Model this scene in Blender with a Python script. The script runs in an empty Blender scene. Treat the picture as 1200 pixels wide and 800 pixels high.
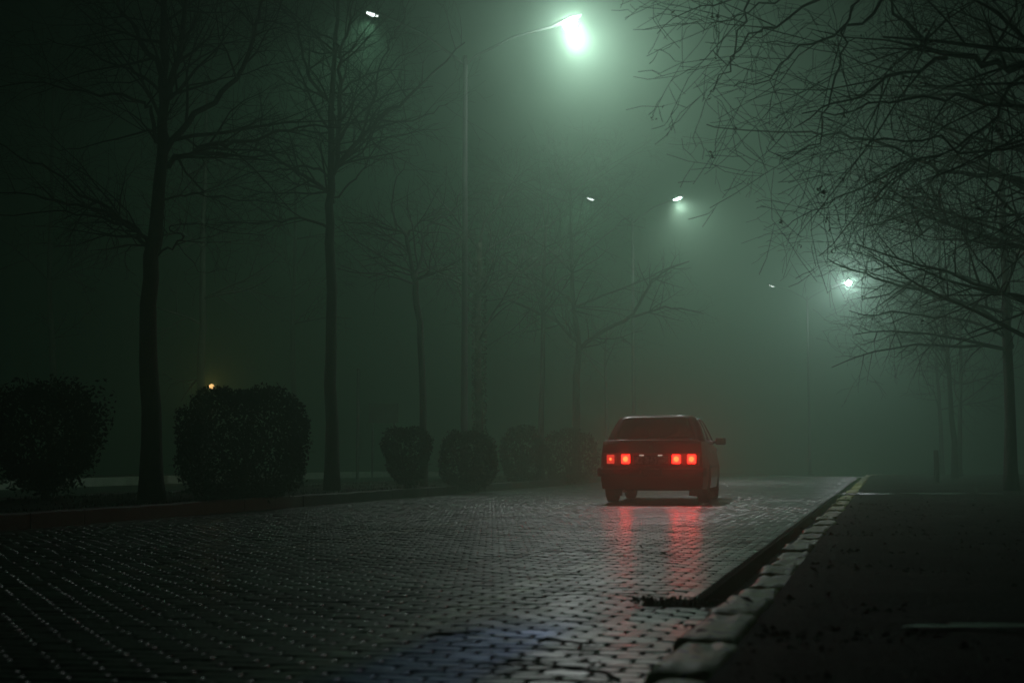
import bpy, bmesh, math, random
import numpy as np
from mathutils import Vector, Matrix, noise as mnoise
R = math.radians
random.seed(7)
SC = bpy.context.scene
COL = SC.collection

# ---------------------------------------------------------------- camera
F = 1666.67            # focal length in pixels of a 1200 px wide frame
EYE = 0.68
PITCH = math.atan(138 / F)
cam_d = bpy.data.cameras.new('camera')
cam_d.lens = 50; cam_d.sensor_width = 36
cam_d.clip_start = 0.1; cam_d.clip_end = 1000
cam = bpy.data.objects.new('camera', cam_d); COL.objects.link(cam)
cam.location = (0, 0, EYE); cam.rotation_euler = (R(90) + PITCH, 0, 0)
cam_d.dof.use_dof = True; cam_d.dof.focus_distance = 21.5; cam_d.dof.aperture_fstop = 2.8
SC.camera = cam

# ---------------------------------------------------------------- night sky, exposure
W = bpy.data.worlds.new('World'); SC.world = W; W.use_nodes = True
bg = W.node_tree.nodes['Background']
bg.inputs['Color'].default_value = (0.20, 1.0, 0.52, 1)
SKY_STRENGTH = 0.001
bg.inputs['Strength'].default_value = SKY_STRENGTH
SC.view_settings.view_transform = 'Standard'; SC.view_settings.look = 'None'
SC.view_settings.gamma = 1; SC.view_settings.exposure = 0
SC.cycles.volume_bounces = 1
SC.cycles.max_bounces = 6
SC.cycles.sample_clamp_indirect = 3

# fog droplets scatter in two lobes: a narrow forward one (the pale halo) and a broad one (the green gloom)
HAZE_A = (0.014, (0.95, 0.94, 0.95), 0.86)
HAZE_B = (0.012, (0.12, 0.94, 0.38), 0.10)
# street lamp light: colour and watts for each head (pole, side)
LAMP_COL = {'R': (0.98, 0.97, 0.98), 'L': (0.66, 1.0, 0.80)}
LAMP_W = {(0, 'R'): 1600, (0, 'L'): 680, (1, 'R'): 1500, (1, 'L'): 640, (2, 'R'): 300, (2, 'L'): 40}
BOWL_L = {(0, 'R'): 440, (2, 'R'): 2300}    # radiance of the two hanging glass bowls that light the fog all round

TH = math.atan(0.26)          # road heading, turned right of the view
FWD = (math.sin(TH), math.cos(TH)); LFT = (-math.cos(TH), math.sin(TH))

def crest(y):
    return -0.0004 * (y - 50) ** 2 if y > 50 else 0.0

def road_pt(s, w, z=0.0):
    """s metres along the right kerb, w metres left of it."""
    if s <= 54:
        x = -0.69 + s * FWD[0] + w * LFT[0]; y = s * FWD[1] + w * LFT[1]
    else:
        Rr = 95.0
        a = (s - 54) / Rr
        cx = -0.69 + 54 * FWD[0] - LFT[0] * Rr; cy = 54 * FWD[1] - LFT[1] * Rr
        ca, sa = math.cos(-a), math.sin(-a)
        lx = LFT[0] * ca - LFT[1] * sa; ly = LFT[0] * sa + LFT[1] * ca
        x = cx + lx * (Rr + w); y = cy + ly * (Rr + w)
    return Vector((x, y, z + crest(y)))

def at(px, py, Y):
    """world point seen at photo pixel (px, py) at distance Y"""
    u = (px - 600) / F; v = (400 - py) / F
    d = Vector((u, math.cos(PITCH) - math.sin(PITCH) * v, math.sin(PITCH) + math.cos(PITCH) * v))
    return Vector((0, 0, EYE)) + d * (Y / d.y)

# ---------------------------------------------------------------- materials
def mat(name, col, rough=0.7, metal=0.0, noise=0.0, scale=20.0, bump=0.0, bscale=60.0, col2=None, coat=0.0, spec=0.5):
    m = bpy.data.materials.new(name); m.use_nodes = True
    nt = m.node_tree; b = nt.nodes['Principled BSDF']
    b.inputs['Roughness'].default_value = rough; b.inputs['Metallic'].default_value = metal
    b.inputs['Specular IOR Level'].default_value = spec
    b.inputs['Coat Weight'].default_value = coat; b.inputs['Coat Roughness'].default_value = 0.12
    b.inputs['Base Color'].default_value = (*col, 1)
    geo = nt.nodes.new('ShaderNodeNewGeometry')
    if noise or col2:
        n = nt.nodes.new('ShaderNodeTexNoise'); n.inputs['Scale'].default_value = scale; n.inputs['Detail'].default_value = 6
        nt.links.new(geo.outputs['Position'], n.inputs['Vector'])
        r = nt.nodes.new('ShaderNodeValToRGB')
        c2 = col2 or tuple(c * (1 - noise) for c in col)
        r.color_ramp.elements[0].position = 0.36; r.color_ramp.elements[1].position = 0.64
        r.color_ramp.elements[0].color = (*c2, 1); r.color_ramp.elements[1].color = (*col, 1)
        nt.links.new(n.outputs['Fac'], r.inputs['Fac']); nt.links.new(r.outputs['Color'], b.inputs['Base Color'])
    if bump:
        n2 = nt.nodes.new('ShaderNodeTexNoise'); n2.inputs['Scale'].default_value = bscale; n2.inputs['Detail'].default_value = 5
        nt.links.new(geo.outputs['Position'], n2.inputs['Vector'])
        bp = nt.nodes.new('ShaderNodeBump'); bp.inputs['Strength'].default_value = bump; bp.inputs['Distance'].default_value = 0.02
        nt.links.new(n2.outputs['Fac'], bp.inputs['Height']); nt.links.new(bp.outputs['Normal'], b.inputs['Normal'])
    return m

def emit(name, col, strength):
    m = bpy.data.materials.new(name); m.use_nodes = True
    nt = m.node_tree; nt.nodes.clear()
    e = nt.nodes.new('ShaderNodeEmission'); o = nt.nodes.new('ShaderNodeOutputMaterial')
    e.inputs['Color'].default_value = (*col, 1); e.inputs['Strength'].default_value = strength
    nt.links.new(e.outputs[0], o.inputs['Surface'])
    try: m.cycles.emission_sampling = 'NONE'
    except Exception: pass
    return m

M = {}
M['bark'] = mat('bark', (0.075, 0.07, 0.055), 0.85, noise=0.5, scale=9, bump=0.7, bscale=40)
M['pale_bark'] = mat('pale_bark', (0.16, 0.16, 0.11), 0.8, noise=0.7, scale=7, bump=0.6, bscale=30)
M['twig'] = mat('twig', (0.05, 0.045, 0.035), 0.8)
M['leaf'] = mat('leaf', (0.022, 0.040, 0.018), 0.85, noise=0.5, scale=14, spec=0.1)
M['ivy'] = mat('ivy', (0.07, 0.11, 0.04), 0.5, noise=0.5, scale=18)
M['dead'] = mat('dead_leaf', (0.07, 0.045, 0.02), 0.7, noise=0.4)
M['soil'] = mat('soil', (0.035, 0.034, 0.026), 0.8, noise=0.6, scale=3.0, bump=0.9, bscale=22, spec=0.2)
M['path'] = mat('path', (0.030, 0.036, 0.026), 0.78, noise=0.7, scale=2.4, bump=1.0, bscale=35, spec=0.15)
M['bed'] = mat('joint_sand', (0.012, 0.012, 0.010), 0.9, noise=0.4, scale=30, bump=0.5, spec=0.1)
M['gutter'] = mat('gutter', (0.03, 0.032, 0.026), 0.6, noise=0.6, scale=8, bump=0.5, spec=0.3)
M['asphalt'] = mat('asphalt', (0.045, 0.047, 0.045), 0.42, noise=0.4, scale=1.2, bump=0.4, bscale=120)
M['concrete'] = mat('concrete', (0.07, 0.075, 0.06), 0.55, noise=0.5, scale=5, bump=0.4)
M['metal'] = mat('galvanised', (0.07, 0.075, 0.07), 0.65, metal=0.3, noise=0.3, scale=6)
M['housing'] = mat('housing', (0.035, 0.037, 0.036), 0.5, metal=0.3)
M['paint'] = mat('car_paint', (0.12, 0.014, 0.012), 0.30, metal=0.1, coat=0.35, noise=0.25, scale=2.5)  # red glow of the tail lights is put into the body colour
M['trim'] = mat('car_trim', (0.02, 0.02, 0.02), 0.5)
M['chrome'] = mat('chrome', (0.6, 0.6, 0.58), 0.22, metal=1.0)
M['rubber'] = mat('rubber', (0.018, 0.018, 0.018), 0.8)
M['seat'] = mat('seat_cloth', (0.05, 0.04, 0.04), 0.9)
M['plate'] = mat('plate', (0.60, 0.58, 0.55), 0.5, noise=0.75, scale=28)
M['under'] = mat('underbody', (0.012, 0.012, 0.012), 0.9)
M['lens_red_off'] = mat('tail_panel', (0.45, 0.02, 0.015), 0.45)

g = bpy.data.materials.new('car_glass'); g.use_nodes = True
b = g.node_tree.nodes['Principled BSDF']
b.inputs['Base Color'].default_value = (0.09, 0.055, 0.05, 1); b.inputs['Transmission Weight'].default_value = 0.75
b.inputs['Roughness'].default_value = 0.04; b.inputs['IOR'].default_value = 1.3
M['glass'] = g

M['lamp_lens'] = emit('lamp_lens', (0.86, 0.97, 1.0), 60)
M['lamp_lens_dim'] = emit('lamp_lens_dim', (0.9, 1.0, 0.97), 6)
M['warm_lens'] = emit('warm_lens', (1.0, 0.55, 0.2), 3)
M['tail_hot'] = emit('tail_bulb', (1.0, 0.11, 0.025), 6.0)
M['tail_glow'] = emit('tail_lens', (1.0, 0.014, 0.008), 9)
M['tail_dim'] = emit('tail_lens_dim', (1.0, 0.05, 0.03), 1.0)
M['plate_lamp'] = emit('plate_lamp', (1.0, 0.75, 0.6), 0.6)
for k_ in ('plate_lamp', 'tail_glow', 'tail_dim'): M[k_].cycles.emission_sampling = 'FRONT'

def water_mat():
    m = bpy.data.materials.new('puddle'); m.use_nodes = True
    b = m.node_tree.nodes['Principled BSDF']
    b.inputs['Base Color'].default_value = (0.03, 0.035, 0.03, 1)
    b.inputs['Roughness'].default_value = 0.22
    return m
M['water'] = water_mat()

def rcoords(nt):
    """road coordinates (w across, s along) from the world position"""
    geo = nt.nodes.new('ShaderNodeNewGeometry')
    mp = nt.nodes.new('ShaderNodeMapping'); mp.vector_type = 'POINT'
    mp.inputs['Location'].default_value = (0.69 * math.cos(TH), 0.69 * math.sin(TH), 0)
    mp.inputs['Rotation'].default_value = (0, 0, TH)
    nt.links.new(geo.outputs['Position'], mp.inputs['Vector'])
    sx = nt.nodes.new('ShaderNodeSeparateXYZ'); nt.links.new(mp.outputs['Vector'], sx.inputs[0])
    neg = nt.nodes.new('ShaderNodeMath'); neg.operation = 'MULTIPLY'; neg.inputs[1].default_value = -1
    nt.links.new(sx.outputs['X'], neg.inputs[0])
    return geo, neg.outputs[0], sx.outputs['Y']

def band(nt, val, c, hw, soft):
    """1 inside |val-c|<hw, soft edges"""
    a = nt.nodes.new('ShaderNodeMath'); a.operation = 'SUBTRACT'; a.inputs[1].default_value = c; nt.links.new(val, a.inputs[0])
    ab = nt.nodes.new('ShaderNodeMath'); ab.operation = 'ABSOLUTE'; nt.links.new(a.outputs[0], ab.inputs[0])
    mr = nt.nodes.new('ShaderNodeMapRange'); mr.inputs['From Min'].default_value = hw + soft; mr.inputs['From Max'].default_value = hw - soft
    nt.links.new(ab.outputs[0], mr.inputs['Value'])
    return mr.outputs[0]

def mul(nt, a, b_):
    m_ = nt.nodes.new('ShaderNodeMath'); m_.operation = 'MULTIPLY'
    for i, v in enumerate((a, b_)):
        if isinstance(v, (int, float)): m_.inputs[i].default_value = v
        else: nt.links.new(v, m_.inputs[i])
    return m_.outputs[0]

def mixc(nt, fac, a, b_):
    x = nt.nodes.new('ShaderNodeMix'); x.data_type = 'RGBA'
    nt.links.new(fac, x.inputs['Factor'])
    for k, v in ((6, a), (7, b_)):
        if isinstance(v, tuple): x.inputs[k].default_value = (*v, 1)
        else: nt.links.new(v, x.inputs[k])
    return x.outputs[2]

def noisef(nt, vec, scale, lo, hi, detail=5, stretch=None):
    if stretch:
        mp = nt.nodes.new('ShaderNodeMapping'); mp.inputs['Scale'].default_value = stretch
        mp.inputs['Rotation'].default_value = (0, 0, TH)
        nt.links.new(vec, mp.inputs['Vector']); vec = mp.outputs[0]
    n = nt.nodes.new('ShaderNodeTexNoise'); n.inputs['Scale'].default_value = scale; n.inputs['Detail'].default_value = detail
    nt.links.new(vec, n.inputs['Vector'])
    mr = nt.nodes.new('ShaderNodeMapRange'); mr.inputs['From Min'].default_value = lo; mr.inputs['From Max'].default_value = hi
    nt.links.new(n.outputs['Fac'], mr.inputs['Value'])
    return mr.outputs[0]

def paver_material():
    m = bpy.data.materials.new('wet_paver'); m.use_nodes = True
    nt = m.node_tree; b = nt.nodes['Principled BSDF']
    geo, w, s = rcoords(nt); pos = geo.outputs['Position']
    b.inputs['Coat Weight'].default_value = 0.8; b.inputs['Coat Roughness'].default_value = 0.30; b.inputs['Coat IOR'].default_value = 1.55; b.inputs['Specular IOR Level'].default_value = 0.8
    sh = nt.nodes.new('ShaderNodeAttribute'); sh.attribute_name = 'shade'
    base = mixc(nt, sh.outputs['Fac'], (0.020, 0.040, 0.028), (0.042, 0.074, 0.052))
    base = mixc(nt, noisef(nt, pos, 1.1, 0.42, 0.7), base, (0.022, 0.027, 0.021))
    # worn yellow centre line, worn pale edge stripe, blue light reflection painted as a patch
    wear = noisef(nt, pos, 7.0, 0.40, 0.62)
    yl = mul(nt, band(nt, w, 3.82, 0.07, 0.03), wear)
    base = mixc(nt, mul(nt, yl, 0.8), base, (0.30, 0.27, 0.11))
    wl = mul(nt, band(nt, w, 1.22, 0.10, 0.05), mul(nt, wear, band(nt, s, 0.0, 12.0, 3.0)))
    base = mixc(nt, mul(nt, wl, 0.75), base, (0.50, 0.58, 0.42))
    blue_refl = mul(nt, band(nt, w, 0.80, 0.27, 0.10), mul(nt, noisef(nt, pos, 3.0, 0.2, 0.42), band(nt, s, 4.2, 2.0, 0.5)))
    base = mixc(nt, mul(nt, blue_refl, 0.9), base, (0.015, 0.10, 0.40))
    mx = nt.nodes.new('ShaderNodeMath'); mx.operation = 'MAXIMUM'; nt.links.new(mul(nt, wl, 0.7), mx.inputs[0]); nt.links.new(mul(nt, blue_refl, 0.7), mx.inputs[1])
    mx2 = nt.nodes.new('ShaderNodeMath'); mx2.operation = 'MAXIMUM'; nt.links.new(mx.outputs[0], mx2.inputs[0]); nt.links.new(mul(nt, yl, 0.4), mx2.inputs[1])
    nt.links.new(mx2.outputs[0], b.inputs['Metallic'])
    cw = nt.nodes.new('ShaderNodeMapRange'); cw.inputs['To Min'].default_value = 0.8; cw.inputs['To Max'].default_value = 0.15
    nt.links.new(blue_refl, cw.inputs['Value']); nt.links.new(cw.outputs[0], b.inputs['Coat Weight'])
    nt.links.new(base, b.inputs['Base Color'])
    # wetness: broad film of water with drier bands lying across the road
    wet = noisef(nt, pos, 0.55, 0.40, 0.62, 4, (0.35, 1.6, 1))
    near_kerb = nt.nodes.new('ShaderNodeMath'); near_kerb.operation = 'MAXIMUM'      # water gathers towards the right kerb
    nt.links.new(wet, near_kerb.inputs[0]); nt.links.new(mul(nt, band(nt, w, 0.0, 1.9, 0.9), noisef(nt, pos, 1.4, 0.2, 0.5)), near_kerb.inputs[1])
    wet = near_kerb.outputs[0]
    fine = noisef(nt, pos, 55, 0.3, 0.7)
    rr = nt.nodes.new('ShaderNodeMapRange'); rr.inputs['To Min'].default_value = 0.62; rr.inputs['To Max'].default_value = 0.32
    nt.links.new(wet, rr.inputs['Value'])
    ad = nt.nodes.new('ShaderNodeMath'); ad.operation = 'MULTIPLY_ADD'; ad.inputs[1].default_value = 0.08
    nt.links.new(fine, ad.inputs[0]); nt.links.new(rr.outputs[0], ad.inputs[2])
    nt.links.new(ad.outputs[0], b.inputs['Roughness'])
    bp = nt.nodes.new('ShaderNodeBump'); bp.inputs['Strength'].default_value = 0.35; bp.inputs['Distance'].default_value = 0.003
    n2 = nt.nodes.new('ShaderNodeTexNoise'); n2.inputs['Scale'].default_value = 90; n2.inputs['Detail'].default_value = 4
    nt.links.new(pos, n2.inputs['Vector']); nt.links.new(n2.outputs['Fac'], bp.inputs['Height'])
    nt.links.new(bp.outputs['Normal'], b.inputs['Normal'])
    return m
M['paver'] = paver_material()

def kerb_material():
    m = bpy.data.materials.new('mossy_kerb'); m.use_nodes = True
    nt = m.node_tree; b = nt.nodes['Principled BSDF']
    geo = nt.nodes.new('ShaderNodeNewGeometry'); pos = geo.outputs['Position']
    sh = nt.nodes.new('ShaderNodeAttribute'); sh.attribute_name = 'shade'
    c = mixc(nt, noisef(nt, pos, 14, 0.35, 0.7), (0.70, 0.76, 0.52), (0.46, 0.52, 0.32))
    moss = noisef(nt, pos, 4, 0.34, 0.58)
    mm = nt.nodes.new('ShaderNodeMath'); mm.operation = 'ADD'; mm.use_clamp = True
    nt.links.new(moss, mm.inputs[0]); nt.links.new(sh.outputs['Fac'], mm.inputs[1])
    c = mixc(nt, mm.outputs[0], c, (0.42, 0.50, 0.05))
    c = mixc(nt, noisef(nt, pos, 16, 0.60, 0.66), c, (0.05, 0.06, 0.03))
    nt.links.new(c, b.inputs['Base Color']); b.inputs['Roughness'].default_value = 0.5; b.inputs['Coat Weight'].default_value = 0.35; b.inputs['Coat Roughness'].default_value = 0.35
    bp = nt.nodes.new('ShaderNodeBump'); bp.inputs['Strength'].default_value = 0.7; bp.inputs['Distance'].default_value = 0.02
    n2 = nt.nodes.new('ShaderNodeTexNoise'); n2.inputs['Scale'].default_value = 35; n2.inputs['Detail'].default_value = 6
    nt.links.new(pos, n2.inputs['Vector']); nt.links.new(n2.outputs['Fac'], bp.inputs['Height'])
    nt.links.new(bp.outputs['Normal'], b.inputs['Normal'])
    return m
M['kerb'] = kerb_material()

# ---------------------------------------------------------------- object helpers
def tag(o, label=None, cat=None, group=None, kind=None):
    if label: o['label'] = label
    if cat: o['category'] = cat
    if group: o['group'] = group
    if kind: o['kind'] = kind
    return o

def empty(name, loc=(0, 0, 0), rz=0.0):
    o = bpy.data.objects.new(name, None); COL.objects.link(o)
    o.location = loc; o.rotation_euler = (0, 0, rz); o.empty_display_size = 0.2
    return o

def mesh_obj(name, verts, faces, m, parent=None, smooth=False, shade=None):
    me = bpy.data.meshes.new(name)
    me.from_pydata([tuple(v) for v in verts], [], faces)
    me.update()
    if smooth: me.polygons.foreach_set('use_smooth', [True] * len(me.polygons))
    if shade is not None:
        a = me.attributes.new('shade', 'FLOAT', 'FACE'); a.data.foreach_set('value', shade)
    me.materials.append(m)
    o = bpy.data.objects.new(name, me); COL.objects.link(o)
    if parent is not None: o.parent = parent
    return o

def bm_obj(name, bm, m, parent=None, smooth=False):
    me = bpy.data.meshes.new(name); bmesh.ops.recalc_face_normals(bm, faces=bm.faces); bm.to_mesh(me); bm.free()
    if smooth: me.polygons.foreach_set('use_smooth', [True] * len(me.polygons))
    for mm in (m if isinstance(m, (list, tuple)) else [m]): me.materials.append(mm)
    o = bpy.data.objects.new(name, me); COL.objects.link(o)
    if parent is not None: o.parent = parent
    return o

def box_bm(bm, c, d, rot=None, bevel=0.0):
    r = bmesh.ops.create_cube(bm, size=1)
    vs = r['verts']
    bmesh.ops.scale(bm, vec=d, verts=vs)
    if bevel:
        es = list({e for v in vs for e in v.link_edges})
        r2 = bmesh.ops.bevel(bm, geom=es, offset=bevel, segments=2, affect='EDGES', profile=0.6)
        vs = list({v for f in r2['faces'] for v in f.verts} | {v for v in vs if v.is_valid})
    if rot is not None: bmesh.ops.transform(bm, matrix=rot, verts=vs)
    bmesh.ops.translate(bm, vec=c, verts=vs)

def cyl_bm(bm, c, r, h, axis='Z', seg=20, r2=None, bevel=0):
    ret = bmesh.ops.create_cone(bm, cap_ends=True, segments=seg, radius1=r, radius2=r if r2 is None else r2, depth=h)
    vs = ret['verts']
    if axis == 'X': bmesh.ops.rotate(bm, verts=vs, cent=(0, 0, 0), matrix=Matrix.Rotation(R(90), 3, 'Y'))
    if axis == 'Y': bmesh.ops.rotate(bm, verts=vs, cent=(0, 0, 0), matrix=Matrix.Rotation(R(-90), 3, 'X'))
    bmesh.ops.translate(bm, vec=c, verts=vs)

class Tubes:
    """collects tapered tubes"""
    def __init__(self): self.v = []; self.f = []
    def add(self, pts, rad, n=5):
        m = len(pts)
        if m < 2: return
        base = len(self.v)
        prev = None
        for i in range(m):
            t = (pts[min(i + 1, m - 1)] - pts[max(i - 1, 0)])
            if t.length < 1e-6: t = Vector((0, 0, 1))
            t.normalize()
            if prev is None:
                a = Vector((1, 0, 0)) if abs(t.x) < 0.8 else Vector((0, 1, 0))
                u = t.cross(a).normalized()
            else:
                u = (prev - t * prev.dot(t))
                u = u.normalized() if u.length > 1e-5 else t.orthogonal().normalized()
            prev = u; w = t.cross(u)
            r = rad[i]
            for k in range(n):
                a = 2 * math.pi * k / n
                self.v.append(pts[i] + u * (math.cos(a) * r) + w * (math.sin(a) * r))
        for i in range(m - 1):
            for k in range(n):
                a = base + i * n + k; b_ = base + i * n + (k + 1) % n
                self.f.append((a, b_, b_ + n, a + n))
        self.f.append(tuple(base + (m - 1) * n + k for k in range(n)))
        self.f.append(tuple(base + k for k in reversed(range(n))))
    def build(self, name, m, parent=None, smooth=True):
        return mesh_obj(name, self.v, self.f, m, parent, smooth)

# ================================================================= THE SETTING
def strip(name, w0, w1, z0, z1, m, s0=-12, s1=118, step=2.0, nw=1, skirt=0.0, kind='structure', relief=0.0, parent=None, skirt_sides=(1, 1)):
    ss = []
    s = s0
    while s < s1 - 1e-6:
        ss.append(s); s += step
    ss.append(s1)
    verts = []; faces = []
    cols = nw + 1
    for s in ss:
        for j in range(cols):
            w = w0 + (w1 - w0) * j / nw; z = z0 + (z1 - z0) * j / nw
            p = road_pt(s, w, z)
            if relief: p.z += relief * (mnoise.noise(Vector((p.x * 1.3, p.y * 1.3, 0))) + 0.5 * mnoise.noise(Vector((p.x * 5, p.y * 5, 3)))) * (0.15 if j in (0, nw) else 1)
            verts.append(p)
    for i in range(len(ss) - 1):
        for j in range(nw):
            a = i * cols + j
            faces.append((a, a + cols, a + cols + 1, a + 1))
    if skirt:
        for side, j in ((0, 0), (1, nw)):
            if not skirt_sides[side]: continue
            base = len(verts)
            for i in range(len(ss)):
                p = verts[i * cols + j].copy(); p.z -= skirt; verts.append(p)
            for i in range(len(ss) - 1):
                faces.append((i * cols + j, (i + 1) * cols + j, base + i + 1, base + i))
    o = mesh_obj(name, verts, faces, m, parent, smooth=bool(relief))
    if parent is None: tag(o, kind=kind)
    return o

# one ground sheet to the edge of the fog
def ground_sheet():
    xs = np.arange(-150, 171, 8.0); ys = np.arange(-28, 205, 4.0)
    v = [(x, y, -0.14 + crest(y)) for y in ys for x in xs]
    n = len(xs); f = [(j * n + i, j * n + i + 1, (j + 1) * n + i + 1, (j + 1) * n + i) for j in range(len(ys) - 1) for i in range(n - 1)]
    o = mesh_obj('ground', v, f, M['soil']); tag(o, kind='structure')
ground_sheet()

ROAD_W = 7.5
road = empty('road'); tag(road, kind='structure')
SLOT = 6.9     # where the open gutter begins
strip('road_bed', 0.215, 7.30, -0.014, -0.014, M['bed'], s0=-6, step=2, skirt=0.11, parent=road)
strip('road_bed', 0.0, 0.212, -0.014, -0.014, M['bed'], s0=-6, s1=SLOT, step=2, skirt=0.11, parent=road)
strip('edge_strip', 7.30, 7.5, -0.004, -0.004, M['concrete'], step=2, skirt=0.1, parent=road)
strip('gutter', -0.02, 0.23, -0.115, -0.115, M['gutter'], s0=SLOT - 0.02, step=1.0, nw=3, relief=0.012)

# --- pavers
PW, PD, JT = 0.165, 0.100, 0.010
def paver_template(cut=True, segs=2):
    a, b_ = (PW - JT) / 2, (PD - JT) / 2
    c = 0.016
    def ring(ins, z):
        A, B = a - ins, b_ - ins
        if cut:
            return [(A, -B + c, z), (A, B - c, z), (A - c * 1.3, B, z), (-A + c * 1.3, B, z), (-A, B - c, z), (-A, -B + c, z), (-A + c * 1.3, -B, z), (A - c * 1.3, -B, z)]
        return [(A, -B, z), (A, B, z), (-A, B, z), (-A, -B, z)]
    n = 8 if cut else 4
    rings = [ring(0, -0.03), ring(0, -0.006), ring(0.002, -0.0015), ring(0.006, 0.0)] if segs == 2 else [ring(0, -0.03), ring(0, -0.005), ring(0.007, 0.0)]
    v = [p for r in rings for p in r]
    f = []
    for k in range(len(rings) - 1):
        for i in range(n):
            f.append((k * n + i, k * n + (i + 1) % n, (k + 1) * n + (i + 1) % n, (k + 1) * n + i))
    f.append(tuple((len(rings) - 1) * n + i for i in range(n)))
    return np.array(v), f

near_t = paver_template(True, 2); far_t = paver_template(False, 1)
paver_meshes = []
for k in range(8):
    me = bpy.data.meshes.new('paver'); v, f = near_t
    me.from_pydata(v.tolist(), [], f); me.update()
    me.polygons.foreach_set('use_smooth', [True] * (len(f) - 1) + [False])
    at_ = me.attributes.new('shade', 'FLOAT', 'FACE'); at_.data.foreach_set('value', [random.random()] * len(f))
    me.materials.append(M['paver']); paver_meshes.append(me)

rng = np.random.default_rng(3)
cand = []
rows = int((64 - 2.0) / PD)
for i in range(rows):
    s = 2.0 + i * PD
    wmin = 0.0 if s < SLOT else 0.2475
    off = -(i % 2) * PW / 2
    j = 0
    while True:
        w = off + j * PW + PW / 2; j += 1
        lo_w, hi_w = max(w - PW / 2, wmin), min(w + PW / 2, 7.305)
        if lo_w > 7.27: break
        if hi_w - lo_w < 0.03: continue
        cand.append((s, (lo_w + hi_w) / 2, (hi_w - lo_w) / PW))
cand = np.array(cand); WS = cand[:, 2]
def rp_np(s, w):
    out = np.array([road_pt(a, b_) for a, b_ in zip(s, w)]) if (s > 54).any() else np.stack([-0.69 + s * FWD[0] + w * LFT[0], s * FWD[1] + w * LFT[1], np.zeros_like(s)], 1)
    return out
P = np.zeros((len(cand), 3))
st = cand[:, 0] <= 54
P[st] = rp_np(cand[st, 0], cand[st, 1])
for k in np.where(~st)[0]:
    P[k] = road_pt(cand[k, 0], cand[k, 1])
P[:, 2] += np.where(P[:, 1] > 50, 0, 0)
# slow settlement plus a little unevenness from stone to stone
sett = 0.010 * np.array([mnoise.noise(Vector((p[0] * 0.7, p[1] * 0.7, 5))) for p in P])
P[:, 2] += sett + rng.normal(0, 0.0011, len(P)) - 0.004
tilt = rng.normal(0, 0.015, (len(P), 2)); shade = rng.random(len(P))
yaw = -TH + rng.normal(0, 0.012, len(P))
u = 600 + F * P[:, 0] / P[:, 1]; vv = 538 + F * EYE / P[:, 1]
inview = (u > -10) & (u < 1210) & (vv < 806) & (P[:, 1] > 1) & (WS > 0.9)
order = np.argsort(np.where(inview, P[:, 1], 1e9))
single = set(order[:300].tolist())
keep = (u > -900) & (u < 2100)

def stamp(tmpl, idx):
    v, f = tmpl; n = len(v)
    ty, tx = tilt[idx, 0][:, None], tilt[idx, 1][:, None]
    c, s_ = np.cos(yaw[idx])[:, None], np.sin(yaw[idx])[:, None]
    X = v[None, :, 0] * WS[idx][:, None]; Y = v[None, :, 1]; Z = v[None, :, 2] + X * tx + Y * ty
    V = np.stack([X * c - Y * s_, X * s_ + Y * c, Z], 2) + P[idx][:, None, :]
    return V.reshape(-1, 3), n
def bulk(idx_near, idx_far, name):
    verts = []; faces = []; sh = []; tops = []; base = 0
    for tmpl, idx in ((near_t, idx_near), (far_t, idx_far)):
        if len(idx) == 0: continue
        V, n = stamp(tmpl, idx)
        verts += V.tolist()
        for q, k in enumerate(idx):
            o = base + q * n
            for face in tmpl[1]:
                faces.append(tuple(o + a for a in face)); sh.append(shade[k])
                if face is tmpl[1][-1]: tops.append(len(faces) - 1)
        base += len(idx) * n
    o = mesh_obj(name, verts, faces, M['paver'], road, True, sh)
    for t in tops: o.data.polygons[t].use_smooth = False
    return o
rest = [k for k in range(len(P)) if k not in single and keep[k]]
rn = np.array([k for k in rest if P[k, 1] < 15]); rf = np.array([k for k in rest if P[k, 1] >= 15])
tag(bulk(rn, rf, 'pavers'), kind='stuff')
for q, k in enumerate(sorted(single)):
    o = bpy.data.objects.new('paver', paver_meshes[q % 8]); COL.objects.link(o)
    o.location = P[k]; o.rotation_euler = (tilt[k, 0], -tilt[k, 1], yaw[k]); o.parent = road

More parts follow.
